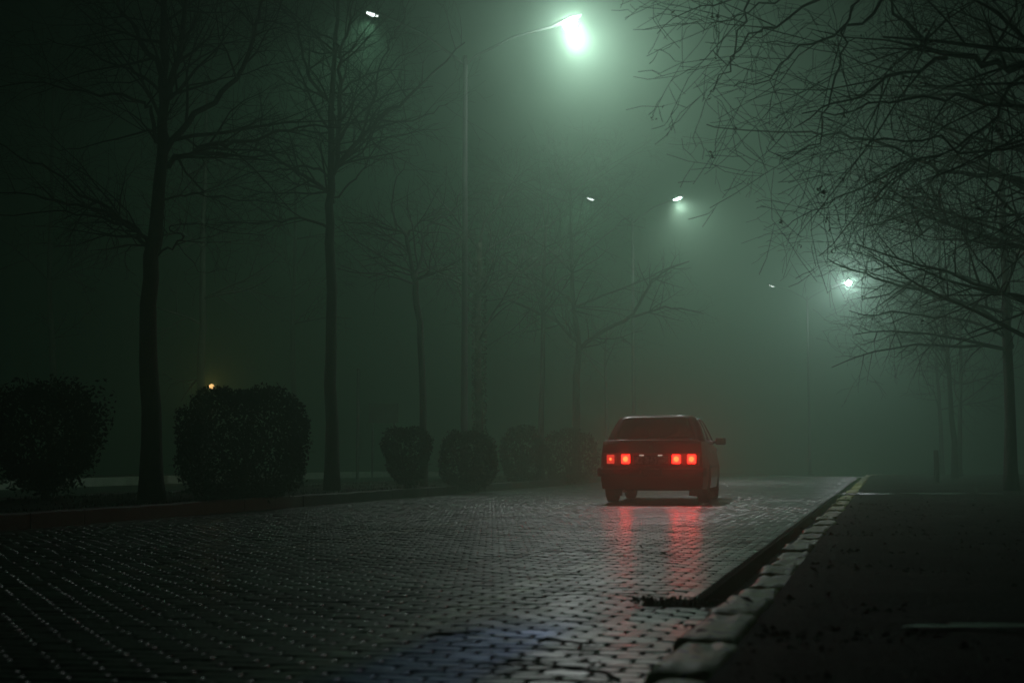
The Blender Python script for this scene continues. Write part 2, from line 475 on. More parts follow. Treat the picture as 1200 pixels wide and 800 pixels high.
# --- kerbs
def kerb_row(name, w0, w1, top, L, s0, s1, rough, label_kind, m, under=-0.13, moss=True, nlim=300):
    root = empty(name); tag(root, kind='structure')
    s = s0; k = 0
    while s < s1:
        ln = L * random.uniform(0.85, 1.12) if rough else L
        g_ = 0.008 + (random.uniform(0, 0.02) if rough else 0)
        nx, nl = (5, 8) if rough else (3, 3)
        dz = random.uniform(-0.022, 0.018) * (1 if rough else 0.12)
        dw = random.uniform(-0.02, 0.02) * (1 if rough else 0.3)
        sl = random.uniform(-0.03, 0.03) * (1 if rough else 0)
        V = []; Fc = []
        for i in range(nl):
            a = (0, 0.02, 0.2, 0.4, 0.6, 0.8, 0.98, 1)[i] if rough else i / (nl - 1); ss = s + a * (ln - g_)
            prof = []
            for j in range(nx):
                b_ = j / (nx - 1)
                prof.append((w0 + (w1 - w0) * b_, top))
            r_ = 0.028 if rough else 0.018
            prof = [(w0, under)] + [(w0, top - r_)] + [(w0 + r_ * 0.35, top - r_ * 0.3)] + [(w0 + r_ + (w1 - w0 - 2 * r_) * j / (nx - 1), top) for j in range(nx)] + [(w1 - r_ * 0.35, top - r_ * 0.3), (w1, top - r_), (w1, under)]
            for (w, z) in prof:
                end = (0.010 if rough else 0.006) if i in (0, nl - 1) else 0
                q = z - (end if z > top - 0.02 else 0)
                if rough and z > 0:
                    q += 0.012 * mnoise.noise(Vector((w * 8 + k, ss * 6, 1))) + 0.01 * mnoise.noise(Vector((w * 26 + k, ss * 22, 4)))
                    w += 0.02 * mnoise.noise(Vector((ss * 5, w * 5, 9 + k)))
                V.append(road_pt(ss, w + dw + sl * a, q + dz))
        n = len(prof)
        for i in range(nl - 1):
            for j in range(n - 1):
                Fc.append((i * n + j, i * n + j + 1, (i + 1) * n + j + 1, (i + 1) * n + j))
        Fc.append(tuple(range(n))[::-1]); Fc.append(tuple((nl - 1) * n + j for j in range(n)))
        shd = []
        for i in range(nl - 1):
            for j in range(n - 1):
                e = (i in (0, nl - 2)) and moss and random.random() < 0.75
                shd.append(0.8 if e else (0.75 if (moss and k % 3 == 1) else 0.0))
        shd += [0.8, 0.8]
        mesh_obj('kerb_stone', V, Fc, m, root, rough, shd)
        s += ln; k += 1
    return root
kerb_row('right_kerb', -0.20, 0.0, 0.078, 0.74, -3, 70, True, 'r', M['kerb'])
kerb_row('left_kerb', 7.5, 7.66, 0.165, 0.98, -3, 90, False, 'l', M['concrete'], moss=False)
kerb_row('median_far_kerb', 10.9, 11.05, 0.16, 1.0, 4, 80, False, 'l', M['concrete'], moss=False)
M['pale_kerb'] = mat('pale_kerb', (0.55, 0.58, 0.5), 0.5, noise=0.4, scale=3)
kerb_row('far_kerb', 18.6, 18.85, 0.22, 1.0, 8, 90, False, 'l', M['pale_kerb'], moss=False)

strip('median', 7.64, 10.92, 0.13, 0.13, M['soil'], step=0.5, nw=8, skirt=0.2, relief=0.05)
strip('far_road', 11.04, 18.62, 0.0, 0.0, M['asphalt'], step=2, nw=2, skirt=0.1)
strip('far_pavement', 18.84, 24.0, 0.17, 0.17, M['concrete'], step=2, nw=2, skirt=0.2)
strip('footpath', -14.0, -0.19, 0.05, 0.072, M['path'], s0=-8, s1=118, step=0.25, nw=70, skirt=0.2, relief=0.040)

# ================================================================= STUFF ON THE GROUND
def blades(name, pts, h0, h1, m, label, cat, parent=None, wd=0.006):
    V = []; Fc = []
    for p in pts:
        a = random.uniform(0, 6.28); h = random.uniform(h0, h1); lean = random.uniform(0.1, 0.8) * h
        d = Vector((math.cos(a), math.sin(a), 0)); t = Vector((-d.y, d.x, 0)) * wd * random.uniform(0.6, 1.3)
        b0 = len(V)
        V += [p - t, p + t, p + d * lean * 0.4 + Vector((0, 0, h * 0.6)) + t * 0.7, p + d * lean * 0.4 + Vector((0, 0, h * 0.6)) - t * 0.7, p + d * lean + Vector((0, 0, h))]
        Fc += [(b0, b0 + 1, b0 + 2, b0 + 3), (b0 + 3, b0 + 2, b0 + 4)]
    o = mesh_obj(name, V, Fc, m, parent)
    if parent is None: tag(o, label, cat)
    return o
def leaf_mesh(points, size, m, name, parent=None, flat=False):
    V = []; Fc = []
    for p in points:
        s = size * random.uniform(0.6, 1.3)
        n = Vector((random.gauss(0, 1), random.gauss(0, 1), random.gauss(0, 1))).normalized() if not flat else Vector((random.gauss(0, .25), random.gauss(0, .25), 1)).normalized()
        u = n.orthogonal().normalized(); u.rotate(Matrix.Rotation(random.uniform(0, 6.28), 3, n)); w = n.cross(u)
        b0 = len(V)
        V += [p - u * s, p - w * s * 0.45 + n * s * 0.12, p + u * s, p + w * s * 0.45 + n * s * 0.12]
        Fc += [(b0, b0 + 1, b0 + 2), (b0, b0 + 2, b0 + 3)]
    return mesh_obj(name, V, Fc, m, parent)
root = empty('weeds', road_pt(SLOT, 0.25, 0))
V = []; Fc = []; nn = 22
for a in range(nn + 1):
    for c_ in range(9):
        w = -0.02 + 0.52 * a / nn; ds = -0.11 + 0.22 * c_ / 8
        hgt = max(0, 1 - (abs(ds) / 0.11) ** 2) * (0.028 + 0.03 * mnoise.noise(Vector((w * 14, ds * 14, 2)))) * min(1, (1 - a / nn) * 4)
        V.append(road_pt(SLOT + 0.03 + ds + 0.03 * mnoise.noise(Vector((w * 9, 0, 7))), w, -0.012 + hgt) - Vector(root.location))
for a in range(nn):
    for c_ in range(8): Fc.append((a * 9 + c_, a * 9 + c_ + 1, (a + 1) * 9 + c_ + 1, (a + 1) * 9 + c_))
mesh_obj('soil_mound', V, Fc, M['soil'], root, True)
pts = []
for _ in range(260):
    q = random.choice([random.gauss(.08, .05), random.gauss(.2, .03), random.gauss(.36, .05)])
    pts.append(road_pt(SLOT + random.gauss(0.03, 0.05), min(max(q, 0), .5), 0.0) - Vector(root.location))
tag(blades('blades', pts, 0.008, 0.038, M['leaf'], None, None, parent=root, wd=0.004), kind='stuff')
pts = [road_pt(SLOT + random.gauss(0.02, 0.07), random.uniform(0, .5), 0.02) - Vector(root.location) for _ in range(90)]
tag(leaf_mesh(pts, 0.022, M['dead'], 'leaf_litter', root), kind='stuff')
tag(root, 'dark clump of soil, weeds and leaves choking the near end of the open gutter', 'weeds')
pts = []
for _ in range(7000):
    s = random.uniform(12, 62); w = random.choice([random.uniform(7.7, 8.2), random.uniform(7.7, 10.8), random.uniform(10.4, 10.88)])
    pts.append(road_pt(s, w, 0.125))
o = blades('median_grass', pts, 0.02, 0.07, M['leaf'], 'sparse dark grass growing on the median strip', 'grass', wd=0.008); o['kind'] = 'stuff'
pts = []
for _ in range(9000):
    s = 3 + 45 * random.random() ** 1.6; w = -0.28 - abs(random.gauss(0, 1.0)) - (random.random() < 0.4) * random.uniform(0, 8)
    pts.append(road_pt(s, w, 0.045))
o = blades('verge_grass', pts, 0.006, 0.028, M['leaf'], 'short dark grass and moss on the bare ground right of the kerb', 'grass', wd=0.005); o['kind'] = 'stuff'

pts = []
for _ in range(900):
    s = 3 + 40 * random.random() ** 1.3
    w = random.choice([random.uniform(-6, -0.3), random.uniform(-3, -0.3), random.gauss(0.1, 0.1)])
    pts.append(road_pt(s, w, (0.095 if w < -0.3 else (0.11 if w < 0.01 else -0.085))))
for _ in range(60):
    pts.append(road_pt(random.uniform(4, 12), random.uniform(0.3, 3.5), 0.012))
tag(leaf_mesh(pts, 0.028, M['dead'], 'fallen_leaves', flat=True), 'brown fallen leaves scattered along the kerb and gutter', 'leaves', kind='stuff')

V = []; Fc = []
for _ in range(5200):
    s_ = 3.2 + 34 * random.random() ** 1.5; w_ = -0.22 - random.uniform(0, 1) ** 1.4 * (1.5 + s_ * 0.45)
    p = road_pt(s_, w_, 0.064); rr_ = random.uniform(0.006, 0.022) * (1.8 if random.random() < .06 else 1); b0 = len(V)
    for k in range(5):
        a_ = 1.257 * k + random.uniform(-.3, .3); V.append(p + Vector((math.cos(a_) * rr_ * random.uniform(.7, 1.3), math.sin(a_) * rr_ * random.uniform(.7, 1.3), random.uniform(-.2, .1) * rr_)))
    V.append(p + Vector((random.gauss(0, .2) * rr_, random.gauss(0, .2) * rr_, rr_ * random.uniform(.5, .9))))
    for k in range(5): Fc.append((b0 + k, b0 + (k + 1) % 5, b0 + 5))
tag(mesh_obj('clods', V, Fc, M['path']), 'small dark clods and stones strewn over the bare ground right of the kerb', 'stones', kind='stuff')

def puddle(px, py, wx, wy, label, z=0.078):
    c = None
    Y = (EYE - z) * F / (py - 538); X = (px - 600) / F * Y
    V = [(X, Y, z + 0.004)]; n = 40
    for k in range(n):
        a = 2 * math.pi * k / n; r = 1 + 0.75 * mnoise.noise(Vector((math.cos(a) * 1.9, math.sin(a) * 1.9, px))) + 0.25 * mnoise.noise(Vector((math.cos(a) * 7, math.sin(a) * 7, px)))
        V.append((X + math.cos(a) * wx * r, Y + math.sin(a) * wy * r, z + 0.004))
    o = mesh_obj('puddle', V, [(0, 1 + k, 1 + (k + 1) % n) for k in range(n)], M['water'])
    tag(o, label, 'puddle')
    return o
puddle(1150, 730, 0.28, 0.06, 'pale shallow puddle on the bare ground near the right edge')
puddle(1130, 578, 0.9, 0.8, 'far glinting puddle on the ground below the right trees')
puddle(1015, 578, 0.45, 0.7, 'small glinting puddle beside the far end of the right kerb')

def fallen_twig(start, ang, length, label, forks=4):
    T = Tubes()
    def go(p, a, l, r, lv):
        pts = [p.copy()]; rr = [r]; n = 7
        for i in range(n):
            a += random.gauss(0, 0.22)
            p = p + Vector((math.cos(a), math.sin(a), 0)) * (l / n); p.z = 0.012 + r + random.uniform(0, 0.006)
            pts.append(p.copy()); rr.append(r * (1 - 0.75 * (i + 1) / n))
            if lv < 2 and i > 0 and random.random() < forks / 7:
                go(p.copy(), a + random.choice((-1, 1)) * random.uniform(0.5, 1.0), l * 0.5, rr[-1] * 0.8, lv + 1)
        T.add(pts, rr, 5)
    go(Vector(start), ang, length, 0.007, 0)
    o = T.build('fallen_twig', M['twig'])
    tag(o, label, 'twig', 'fallen twigs on the pavers')
fallen_twig(road_pt(4.5, 0.12, 0.01), R(120), 0.62, 'forked dead twig lying on the pavers against the near kerb', 5)
fallen_twig(road_pt(5.4, 1.02, 0.01), R(10), 0.24, 'short dark stick lying alone on the pavers beside the blue patch', 1)
fallen_twig(road_pt(5.35, 0.58, 0.01), R(-8), 0.26, 'thin twig lying across the pavers left of the forked twig', 2)

# ================================================================= TREES
def grow(T, p, d, length, r, level, maxl, P_):
    seg = (0.42, 0.30, 0.20, 0.12, 0.09)[level]
    n = max(3, int(length / seg)); st_ = length / n
    pts = [p.copy()]; rr = [r]
    d = d.normalized()
    for i in range(n):
        wob = Vector((random.gauss(0, 1), random.gauss(0, 1), random.gauss(0, 1))) * (0.10, 0.15, 0.20, 0.22, 0.22)[level]
        d = (d + wob + Vector((0, 0, P_['trop'][level])) * st_ * 2).normalized()
        p = p + d * st_
        if p.z < 0.5: p.z = 0.5
        pts.append(p.copy()); rr.append(max(r * (1 - 0.8 * (i + 1) / n), 0.0022))
    T[0 if level < 2 else 1].add(pts, rr, 6 if level == 0 else (5 if level == 1 else 3))
    if level < maxl: spawn(T, pts, rr, level, maxl, P_)

def spawn(T, pts, rr, level, maxl, P_):
    L = sum((pts[i + 1] - pts[i]).length for i in range(len(pts) - 1))
    cnt = max(1, int(L * P_['dens'][level] * random.uniform(0.8, 1.2)))
    for _ in range(cnt):
        a = random.uniform(0.12, 0.98) * (len(pts) - 1); i = min(int(a), len(pts) - 2); fr = a - i
        q = pts[i].lerp(pts[i + 1], fr); t = (pts[i + 1] - pts[i]).normalized()
        ax = t.orthogonal().normalized(); ax.rotate(Matrix.Rotation(random.uniform(0, 6.28), 3, t))
        d = t.copy(); d.rotate(Matrix.Rotation(R(random.uniform(28, 68)), 3, ax))
        frac = 1 - a / (len(pts) - 1)
        ln = P_['len'][level] * random.uniform(0.5, 1.1) * (0.45 + 0.75 * frac)
        r = min(rr[i] * 0.55, P_['rad'][level])
        grow(T, q, d, ln, r, level + 1, maxl, P_)

PARAM = dict(trop=(0.02, 0.03, 0.03, 0.02, 0.0), dens=(3.4, 4.4, 5.0, 3.0), len=(1.8, 0.95, 0.5, 0.24), rad=(0.026, 0.010, 0.005, 0.003))
PARAM_R = dict(trop=(-0.01, -0.03, -0.04, 0.02, 0.08), dens=(3.4, 4.2, 4.4, 3.0), len=(1.5, 0.95, 0.5, 0.22), rad=(0.017, 0.007, 0.0038, 0.0026))

def refine(pts, rad, jit=0.02):
    """subdivide a hand placed limb with a Catmull-Rom curve"""
    out = []; ro = []
    n = len(pts)
    for i in range(n - 1):
        p0, p1, p2, p3 = pts[max(i - 1, 0)], pts[i], pts[i + 1], pts[min(i + 2, n - 1)]
        for k in range(3):
            t = k / 3
            q = 0.5 * ((2 * p1) + (-p0 + p2) * t + (2 * p0 - 5 * p1 + 4 * p2 - p3) * t * t + (-p0 + 3 * p1 - 3 * p2 + p3) * t ** 3)
            if (i, k) != (0, 0): q = q + Vector((random.gauss(0, jit), random.gauss(0, jit), random.gauss(0, jit)))
            out.append(q); ro.append(rad[i] + (rad[i + 1] - rad[i]) * t)
    out.append(pts[-1]); ro.append(rad[-1])
    return out, ro

TREE_N = [0]
def tree(Y, trunk, tr, limbs, label, group=None, P_=PARAM, extra=6, ext_z=(0.45, 0.95), ext_len=(1.8, 3.0), ext_dir=None, maxl=3, bark='bark', leaves=0, lo=0.14, flare=1.35, world_trunk=None):
    """trunk and limbs are traced as pixel points; limbs also lean nearer or farther (dy)"""
    if world_trunk: tp = [Vector(p) for p in world_trunk]
    else: tp = [at(x, y, Y) for x, y in trunk]
    if not world_trunk: tp[0].z = lo - 0.1 + crest(tp[0].y)
    n = len(tp)
    root = empty('bare_tree', (tp[0].x, tp[0].y, tp[0].z)); off = Vector(root.location)
    rad = [tr[0] + (tr[1] - tr[0]) * (i / (n - 1)) ** 0.8 for i in range(n)]
    tp2, rad2 = refine(tp, rad, 0.012)
    rad2[0] *= flare; rad2[1] *= 1 + (flare - 1) * 0.35
    A = Tubes(); A.add([p - off for p in tp2], rad2, 12)
    A.build('trunk', M[bark], root)
    TW = Tubes()
    def finish(L):
        L.v = [p - off for p in L.v]; L.build('limb', M['bark'], root)
    for (dy, r0, pts) in limbs:
        q = [at(x, y, Y + dy * i / (len(pts) - 1)) for i, (x, y) in enumerate(pts)]
        near = min(tp2, key=lambda t: (t - q[0] + Vector((0, 0, 0.1))).length)      # root the limb in the trunk
        if 0.05 < (near - q[0]).length < 1.2: q = [near] + q
        rr = [r0 * (1 - 0.78 * i / (len(q) - 1)) for i in range(len(q))]
        q, rr = refine(q, rr, 0.022)
        L = Tubes(); L.add(q, rr, 7)
        spawn((L, TW), q, rr, 0, maxl, P_); finish(L)
    for _ in range(extra):
        a = random.uniform(*ext_z) * (len(tp2) - 1); i = int(a)
        q = tp2[i].copy()
        if ext_dir: az = random.gauss(ext_dir[0], ext_dir[1])
        else: az = random.uniform(0, 6.28)
        d = Vector((math.cos(az), math.sin(az), random.uniform(0.15, 0.9)))
        L = Tubes(); grow((L, TW), q, d, random.uniform(*ext_len), min(rad2[i] * 0.45, 0.036), 0, maxl, P_); finish(L)
    TW.v = [p - off for p in TW.v]
    tag(TW.build('twigs', M['twig'], root, smooth=False), kind='stuff')
    T = (None, TW)
    if leaves:
        L_ = [random.choice(T[1].v) + Vector((0, 0, -0.02)) for _ in range(leaves)]
        L2 = []
        for p in L_:
            if random.random() < 0.55:
                L2 += [p + Vector((random.gauss(0, 0.012), random.gauss(0, 0.012), random.gauss(0, 0.02))) for _ in range(4)]
            else: L2.append(p)
        tag(leaf_mesh(L2, 0.022, M['dead'], 'dead_leaves', root), kind='stuff')
    tag(root, label, 'tree', group)
    return root

GL = 'bare trees along the median'
GR = 'bare trees beyond the right kerb'
tree(20.2, [(178, 582), (176, 480), (174, 390), (178, 300), (185, 245), (190, 190), (192, 120), (192, 50), (193, -20), (196, -140), (192, -270)], (0.165, 0.02), [
    (-0.5, .062, [(196, 110), (207, 70), (215, 20), (222, -60), (234, -200)]),
    (0.8, .05, [(188, 80), (170, 55), (150, 25), (132, -10), (105, -90)]),
    (0.6, .03, [(185, 105), (160, 85), (130, 75), (100, 60), (55, 45)]),
    (-0.6, .036, [(182, 165), (178, 132), (168, 122), (130, 112), (90, 108), (50, 98), (-5, 103)]),
    (0.4, .022, [(183, 155), (150, 160), (110, 170), (70, 177)]),
    (-0.9, .056, [(193, 175), (220, 145), (250, 118), (275, 90), (293, 60), (300, 30), (310, 0), (322, -70)]),
    (0.7, .05, [(193, 200), (215, 182), (245, 170), (275, 168), (310, 160), (350, 150), (398, 150)]),
    (-0.7, .036, [(172, 290), (150, 265), (120, 250), (80, 240), (40, 230), (-10, 225)]),
    (0.9, .036, [(174, 285), (160, 268), (130, 245), (95, 228), (60, 200), (20, 182), (-20, 160)]),
    (0.2, .030, [(174, 280), (150, 262), (100, 252), (60, 247), (0, 252)]),
    (-0.3, .02, [(185, 297), (200, 290), (213, 280), (213, 272), (196, 268), (225, 263), (260, 270), (310, 276)]),
    (0.5, .022, [(188, 235), (210, 228), (232, 227), (260, 233), (300, 235), (345, 240)]),
    (0.5, .02, [(190, 120), (225, 75), (262, 52), (300, 50)]),
    ], 'tallest thick bare tree with long limbs, left of the big round bush', GL, extra=9, ext_z=(0.4, 0.9), leaves=0)
tree(25.2, [(389, 573), (388, 450), (388, 340), (387, 260), (388, 205), (388, 130), (393, 60), (397, 0), (400, -110)], (0.125, 0.02), [
    (0.2, .05, [(390, 205), (398, 155), (397, 95), (399, 60), (409, 30), (415, 0), (424, -80)]),
    (-0.8, .052, [(395, 195), (420, 165), (445, 138), (480, 112), (510, 85), (545, 50)]),
    (0.6, .024, [(391, 236), (410, 215), (425, 200), (437, 180), (446, 160), (452, 140)]),
    (0.3, .026, [(398, 110), (420, 92), (450, 82), (470, 65), (500, 48)]),
    (-0.3, .026, [(418, 168), (438, 110), (445, 80), (458, 50), (470, 30), (480, 0)]),
    (0.5, .04, [(387, 122), (365, 95), (355, 70), (347, 30), (325, 0), (310, -40)]),
    (-0.4, .026, [(393, 50), (375, 40), (350, 28), (325, 5), (305, -25)]),
    (0.4, .03, [(386, 268), (360, 258), (330, 258), (300, 260), (270, 262), (250, 270)]),
    (-0.6, .03, [(387, 210), (372, 197), (350, 195), (325, 200), (305, 202), (285, 205), (263, 218)]),
    (0.5, .045, [(386, 228), (365, 210), (340, 195), (310, 178), (270, 166), (225, 175)]),
    (0.9, .02, [(388, 155), (340, 153), (300, 160), (240, 172)]),
    (-0.9, .024, [(393, 148), (440, 140), (480, 142), (510, 130), (525, 122)]),
    (0.2, .02, [(398, 60), (425, 57), (450, 40), (475, 25)]),
    ], 'slim straight bare tree with twin upper stems, right of the biggest bush', GL, extra=8, ext_z=(0.5, 0.95))
tree(29.5, [(497, 568), (497, 500), (493, 400), (488, 345), (486, 322)], (0.075, 0.06), [
    (-0.3, .05, [(486, 324), (478, 285), (475, 275), (462, 270), (430, 263), (403, 260)]),
    (0.3, .035, [(477, 280), (490, 262), (510, 250), (526, 244)]),
    (0.6, .045, [(487, 322), (495, 300), (497, 280), (510, 260), (530, 250), (540, 225)]),
    (-0.5, .03, [(485, 322), (465, 312), (448, 308), (428, 312)]),
    (0.5, .03, [(488, 322), (505, 312), (520, 322), (545, 318)]),
    (0.0, .03, [(478, 285), (462, 250), (460, 220), (475, 190)]),
    ], 'thin leaning bare tree rising behind the small vase-shaped bush', GL, extra=3, ext_z=(0.85, 1.0), ext_len=(1.2, 2.2))
ivy = tree(34, [(562, 566), (561, 480), (560, 400), (561, 320), (563, 285)], (0.11, 0.06), [
    (0.0, .05, [(563, 290), (568, 262), (588, 235), (605, 205)]),
    (0.5, .035, [(562, 330), (545, 290), (530, 270), (505, 262)]),
    (-0.5, .03, [(562, 340), (585, 300), (610, 290), (630, 270)]),
    ], 'bare tree with an ivy-speckled trunk just right of the tall lamp post', GL, extra=9, ext_z=(0.5, 0.95), bark='pale_bark')
pts = []
off = Vector(ivy.location)
for _ in range(1700):
    h = random.uniform(0.1, 5.5); a = random.uniform(0, 6.28); r = 0.13 + random.uniform(0, 0.05)
    px = np.interp(h, [0, 5.6], [562, 561]); c = at(px, 560, 34)
    pts.append(Vector((c.x + math.cos(a) * r, c.y + math.sin(a) * r, h)) - off)
tag(leaf_mesh(pts, 0.045, M['ivy'], 'ivy_leaves', ivy), kind='stuff')
tree(38, [(634, 560), (635, 440), (637, 340), (640, 270), (642, 225)], (0.085, 0.02), [
    (0.5, 0.042, [(637, 345), (615, 320), (600, 290), (575, 280)]),
    (-0.5, 0.042, [(637, 350), (660, 325), (690, 310), (715, 290)]),
    ], 'thin upright bare tree rising between the two farther round bushes', GL, extra=14, ext_z=(0.45, 0.98), ext_len=(1.6, 2.8))
tree(42, [(676, 562), (676, 440), (678, 400), (672, 355), (670, 300), (669, 240), (668, 222)], (0.125, 0.02), [
    (-0.6, 0.084, [(679, 408), (710, 385), (740, 370), (760, 335), (775, 320), (808, 306)]),
    (0.6, 0.049, [(674, 360), (710, 345), (760, 325), (802, 308)]),
    (0.3, 0.042, [(735, 372), (770, 362), (798, 362), (825, 368)]),
    (0.6, 0.070, [(676, 400), (650, 375), (620, 362), (590, 350), (570, 352)]),
    (-0.6, 0.056, [(672, 355), (645, 335), (615, 320), (585, 318)]),
    (0.4, 0.042, [(671, 310), (700, 285), (725, 262), (740, 255)]),
    (-0.4, 0.042, [(671, 320), (640, 290), (610, 270), (590, 265)]),
    ], 'wide low-branching bare tree directly left of the car roof', GL, extra=13, ext_z=(0.55, 0.98), ext_len=(2.0, 3.6))
tree(55, [(712, 566), (711, 480), (709, 430), (712, 380)], (0.09, 0.03), [], 'farthest faint bare tree on the median, seen just over the car boot', GL, extra=8, ext_z=(0.5, 0.95), maxl=2)
# beyond the far carriageway
tree(38, [(236, 572), (236, 470), (237, 380), (238, 290), (240, 200), (244, 90)], (0.15, 0.03), [
    (0.4, .04, [(237, 440), (222, 455), (212, 470)]),
    ], 'faint thick bare tree next to the warm globe lamp', 'bare trees across the far road', extra=12, ext_z=(0.45, 0.9), ext_len=(2, 3.6), maxl=2)
tree(44, [(60, 570), (62, 440), (58, 330), (60, 200), (64, 80)], (0.14, 0.03), [], 'faint bare tree at the far left across the far road', 'bare trees across the far road', extra=12, ext_z=(0.4, 0.9), ext_len=(2, 3.6), maxl=2)
tree(48, [(345, 566), (345, 470), (343, 380), (346, 280), (345, 160)], (0.13, 0.03), [], 'faint bare tree across the far road behind the slim median tree', 'bare trees across the far road', extra=12, ext_z=(0.45, 0.9), ext_len=(2, 3.6), maxl=2)

# right row: trunk base given on the ground, limbs traced
def rtrunk(Y, w, h, lean=0.0):
    x = -0.69 + 0.26 * Y + w
    return [(x, Y, -0.05 + crest(Y)), (x + lean * .2, Y, h * .25), (x + lean * .5, Y, h * .5), (x + lean * .8, Y + .1, h * .75), (x + lean, Y, h)]
DL = (R(175), 0.5)
tree(11, None, (0.19, 0.05), [
    (0.2, 0.0418, [(1370, 150), (1290, 110), (1200, 85), (1150, 75), (1110, 65), (1080, 45), (1050, 15), (1020, -30)]),
    (-0.4, 0.0216, [(1365, 140), (1280, 128), (1180, 125), (1100, 118), (1050, 118), (1000, 128), (940, 133)]),
    (0.3, 0.0119, [(1010, -30), (1000, 0), (993, 40), (985, 80), (973, 125), (962, 157), (940, 178), (915, 188), (898, 172)]),
    (0.6, 0.0153, [(1060, -20), (1020, 15), (975, 40), (935, 55), (900, 90), (860, 102)]),
    (-0.6, 0.0136, [(1000, -40), (960, 0), (910, 30), (880, 45), (850, 80), (835, 108)]),
    (0.9, 0.0170, [(1110, 68), (1060, 85), (1010, 110), (965, 130), (930, 150)]),
    (-0.3, 0.0102, [(960, -40), (920, -10), (880, 10), (840, 30), (800, 30)]),
    (0.3, 0.0102, [(930, -60), (885, -20), (845, 5), (805, 15), (770, 40)]),
    (0.0, 0.0119, [(890, -60), (880, 0), (872, 40), (850, 70), (832, 60)]),
    (0.8, 0.0158, [(1360, 60), (1280, 20), (1200, -5), (1120, -40), (1040, -60)]),
    (-0.8, 0.0216, [(1365, 220), (1290, 190), (1220, 170), (1150, 180), (1080, 160), (1020, 165)]),
    (0.4, 0.0170, [(1200, 85), (1170, 140), (1120, 170), (1060, 200), (1010, 240)]),
    ], 'nearest overhanging bare tree, its drooping leaf-tipped twigs filling the top right', GR, P_=PARAM_R, extra=18,
    ext_z=(0.3, 0.98), ext_len=(1.6, 2.9), ext_dir=DL, leaves=150, world_trunk=rtrunk(11, 2.9, 7.5))
tree(19, None, (0.18, 0.04), [
    (0.2, 0.0396, [(1232, 235), (1200, 212), (1150, 203), (1110, 200), (1085, 192), (1050, 172), (1000, 160), (950, 155), (880, 155), (828, 146)]),
    (-0.5, 0.0170, [(1090, 182), (1060, 195), (1020, 215), (980, 235), (940, 255), (915, 268)]),
    (0.5, 0.0170, [(1070, 185), (1045, 220), (1010, 245), (985, 275), (960, 300)]),
    (0.3, 0.0216, [(1232, 300), (1190, 270), (1140, 255), (1100, 262), (1060, 285), (1030, 300)]),
    (-0.3, 0.0216, [(1230, 180), (1180, 130), (1110, 100), (1040, 80), (960, 60), (900, 50)]),
    (0.6, 0.0216, [(1232, 120), (1180, 60), (1110, 20), (1040, 0), (950, -10)]),
    (0.2, 0.0170, [(1140, 255), (1110, 240), (1070, 230), (1020, 262), (990, 258)]),
    ], 'second overhanging bare tree at the right edge, behind the nearest one', GR, P_=PARAM_R, extra=20,
    ext_z=(0.3, 0.98), ext_len=(1.8, 3.3), ext_dir=DL, leaves=110, world_trunk=rtrunk(19, 3.1, 8))
tree(28, None, (0.13, 0.04), [
    (0.2, .05, [(1183, 395), (1150, 360), (1094, 347), (1044, 331), (1015, 320), (970, 303)]),
    (-0.4, .035, [(1184, 400), (1131, 374), (1095, 372), (1056, 365), (1019, 369), (995, 364)]),
    (0.4, .035, [(1182, 350), (1120, 320), (1080, 325), (1040, 345), (1010, 350)]),
    (0.0, .035, [(1182, 300), (1130, 270), (1080, 250), (1040, 255)]),
    ], 'bare tree with level limbs reaching left in front of the farthest bright lamp', GR, P_=PARAM_R, extra=12,
    ext_z=(0.35, 0.95), ext_len=(2.4, 4.2), ext_dir=DL, world_trunk=rtrunk(28, 3.2, 8.5))
for Y, w, h, lb, ln in ((44, 2.9, 8, 'fourth bare tree of the right row, a slim trunk in the fog', -.3), (51, 3.4, 8, 'fifth bare tree of the right row, faint in the fog', .3),
                    (58, 3.1, 8, 'last faint bare tree of the right row before the ground falls away', -.2), (30, 6.2, 8.5, 'bare tree set back behind the right row at the picture edge', -.5),
                    (24, 6.0, 8.5, 'leaning bare tree set back behind the right row, nearest the edge', .5)):
    tree(Y, None, (0.10, 0.03), [], lb, GR, P_=PARAM_R if Y < 40 else PARAM, extra=13, ext_z=(0.38, 0.95), ext_len=(2.2, 3.8), ext_dir=(R(180), 1.2), maxl=3 if Y < 36 else 2, world_trunk=rtrunk(Y, w, h, ln))

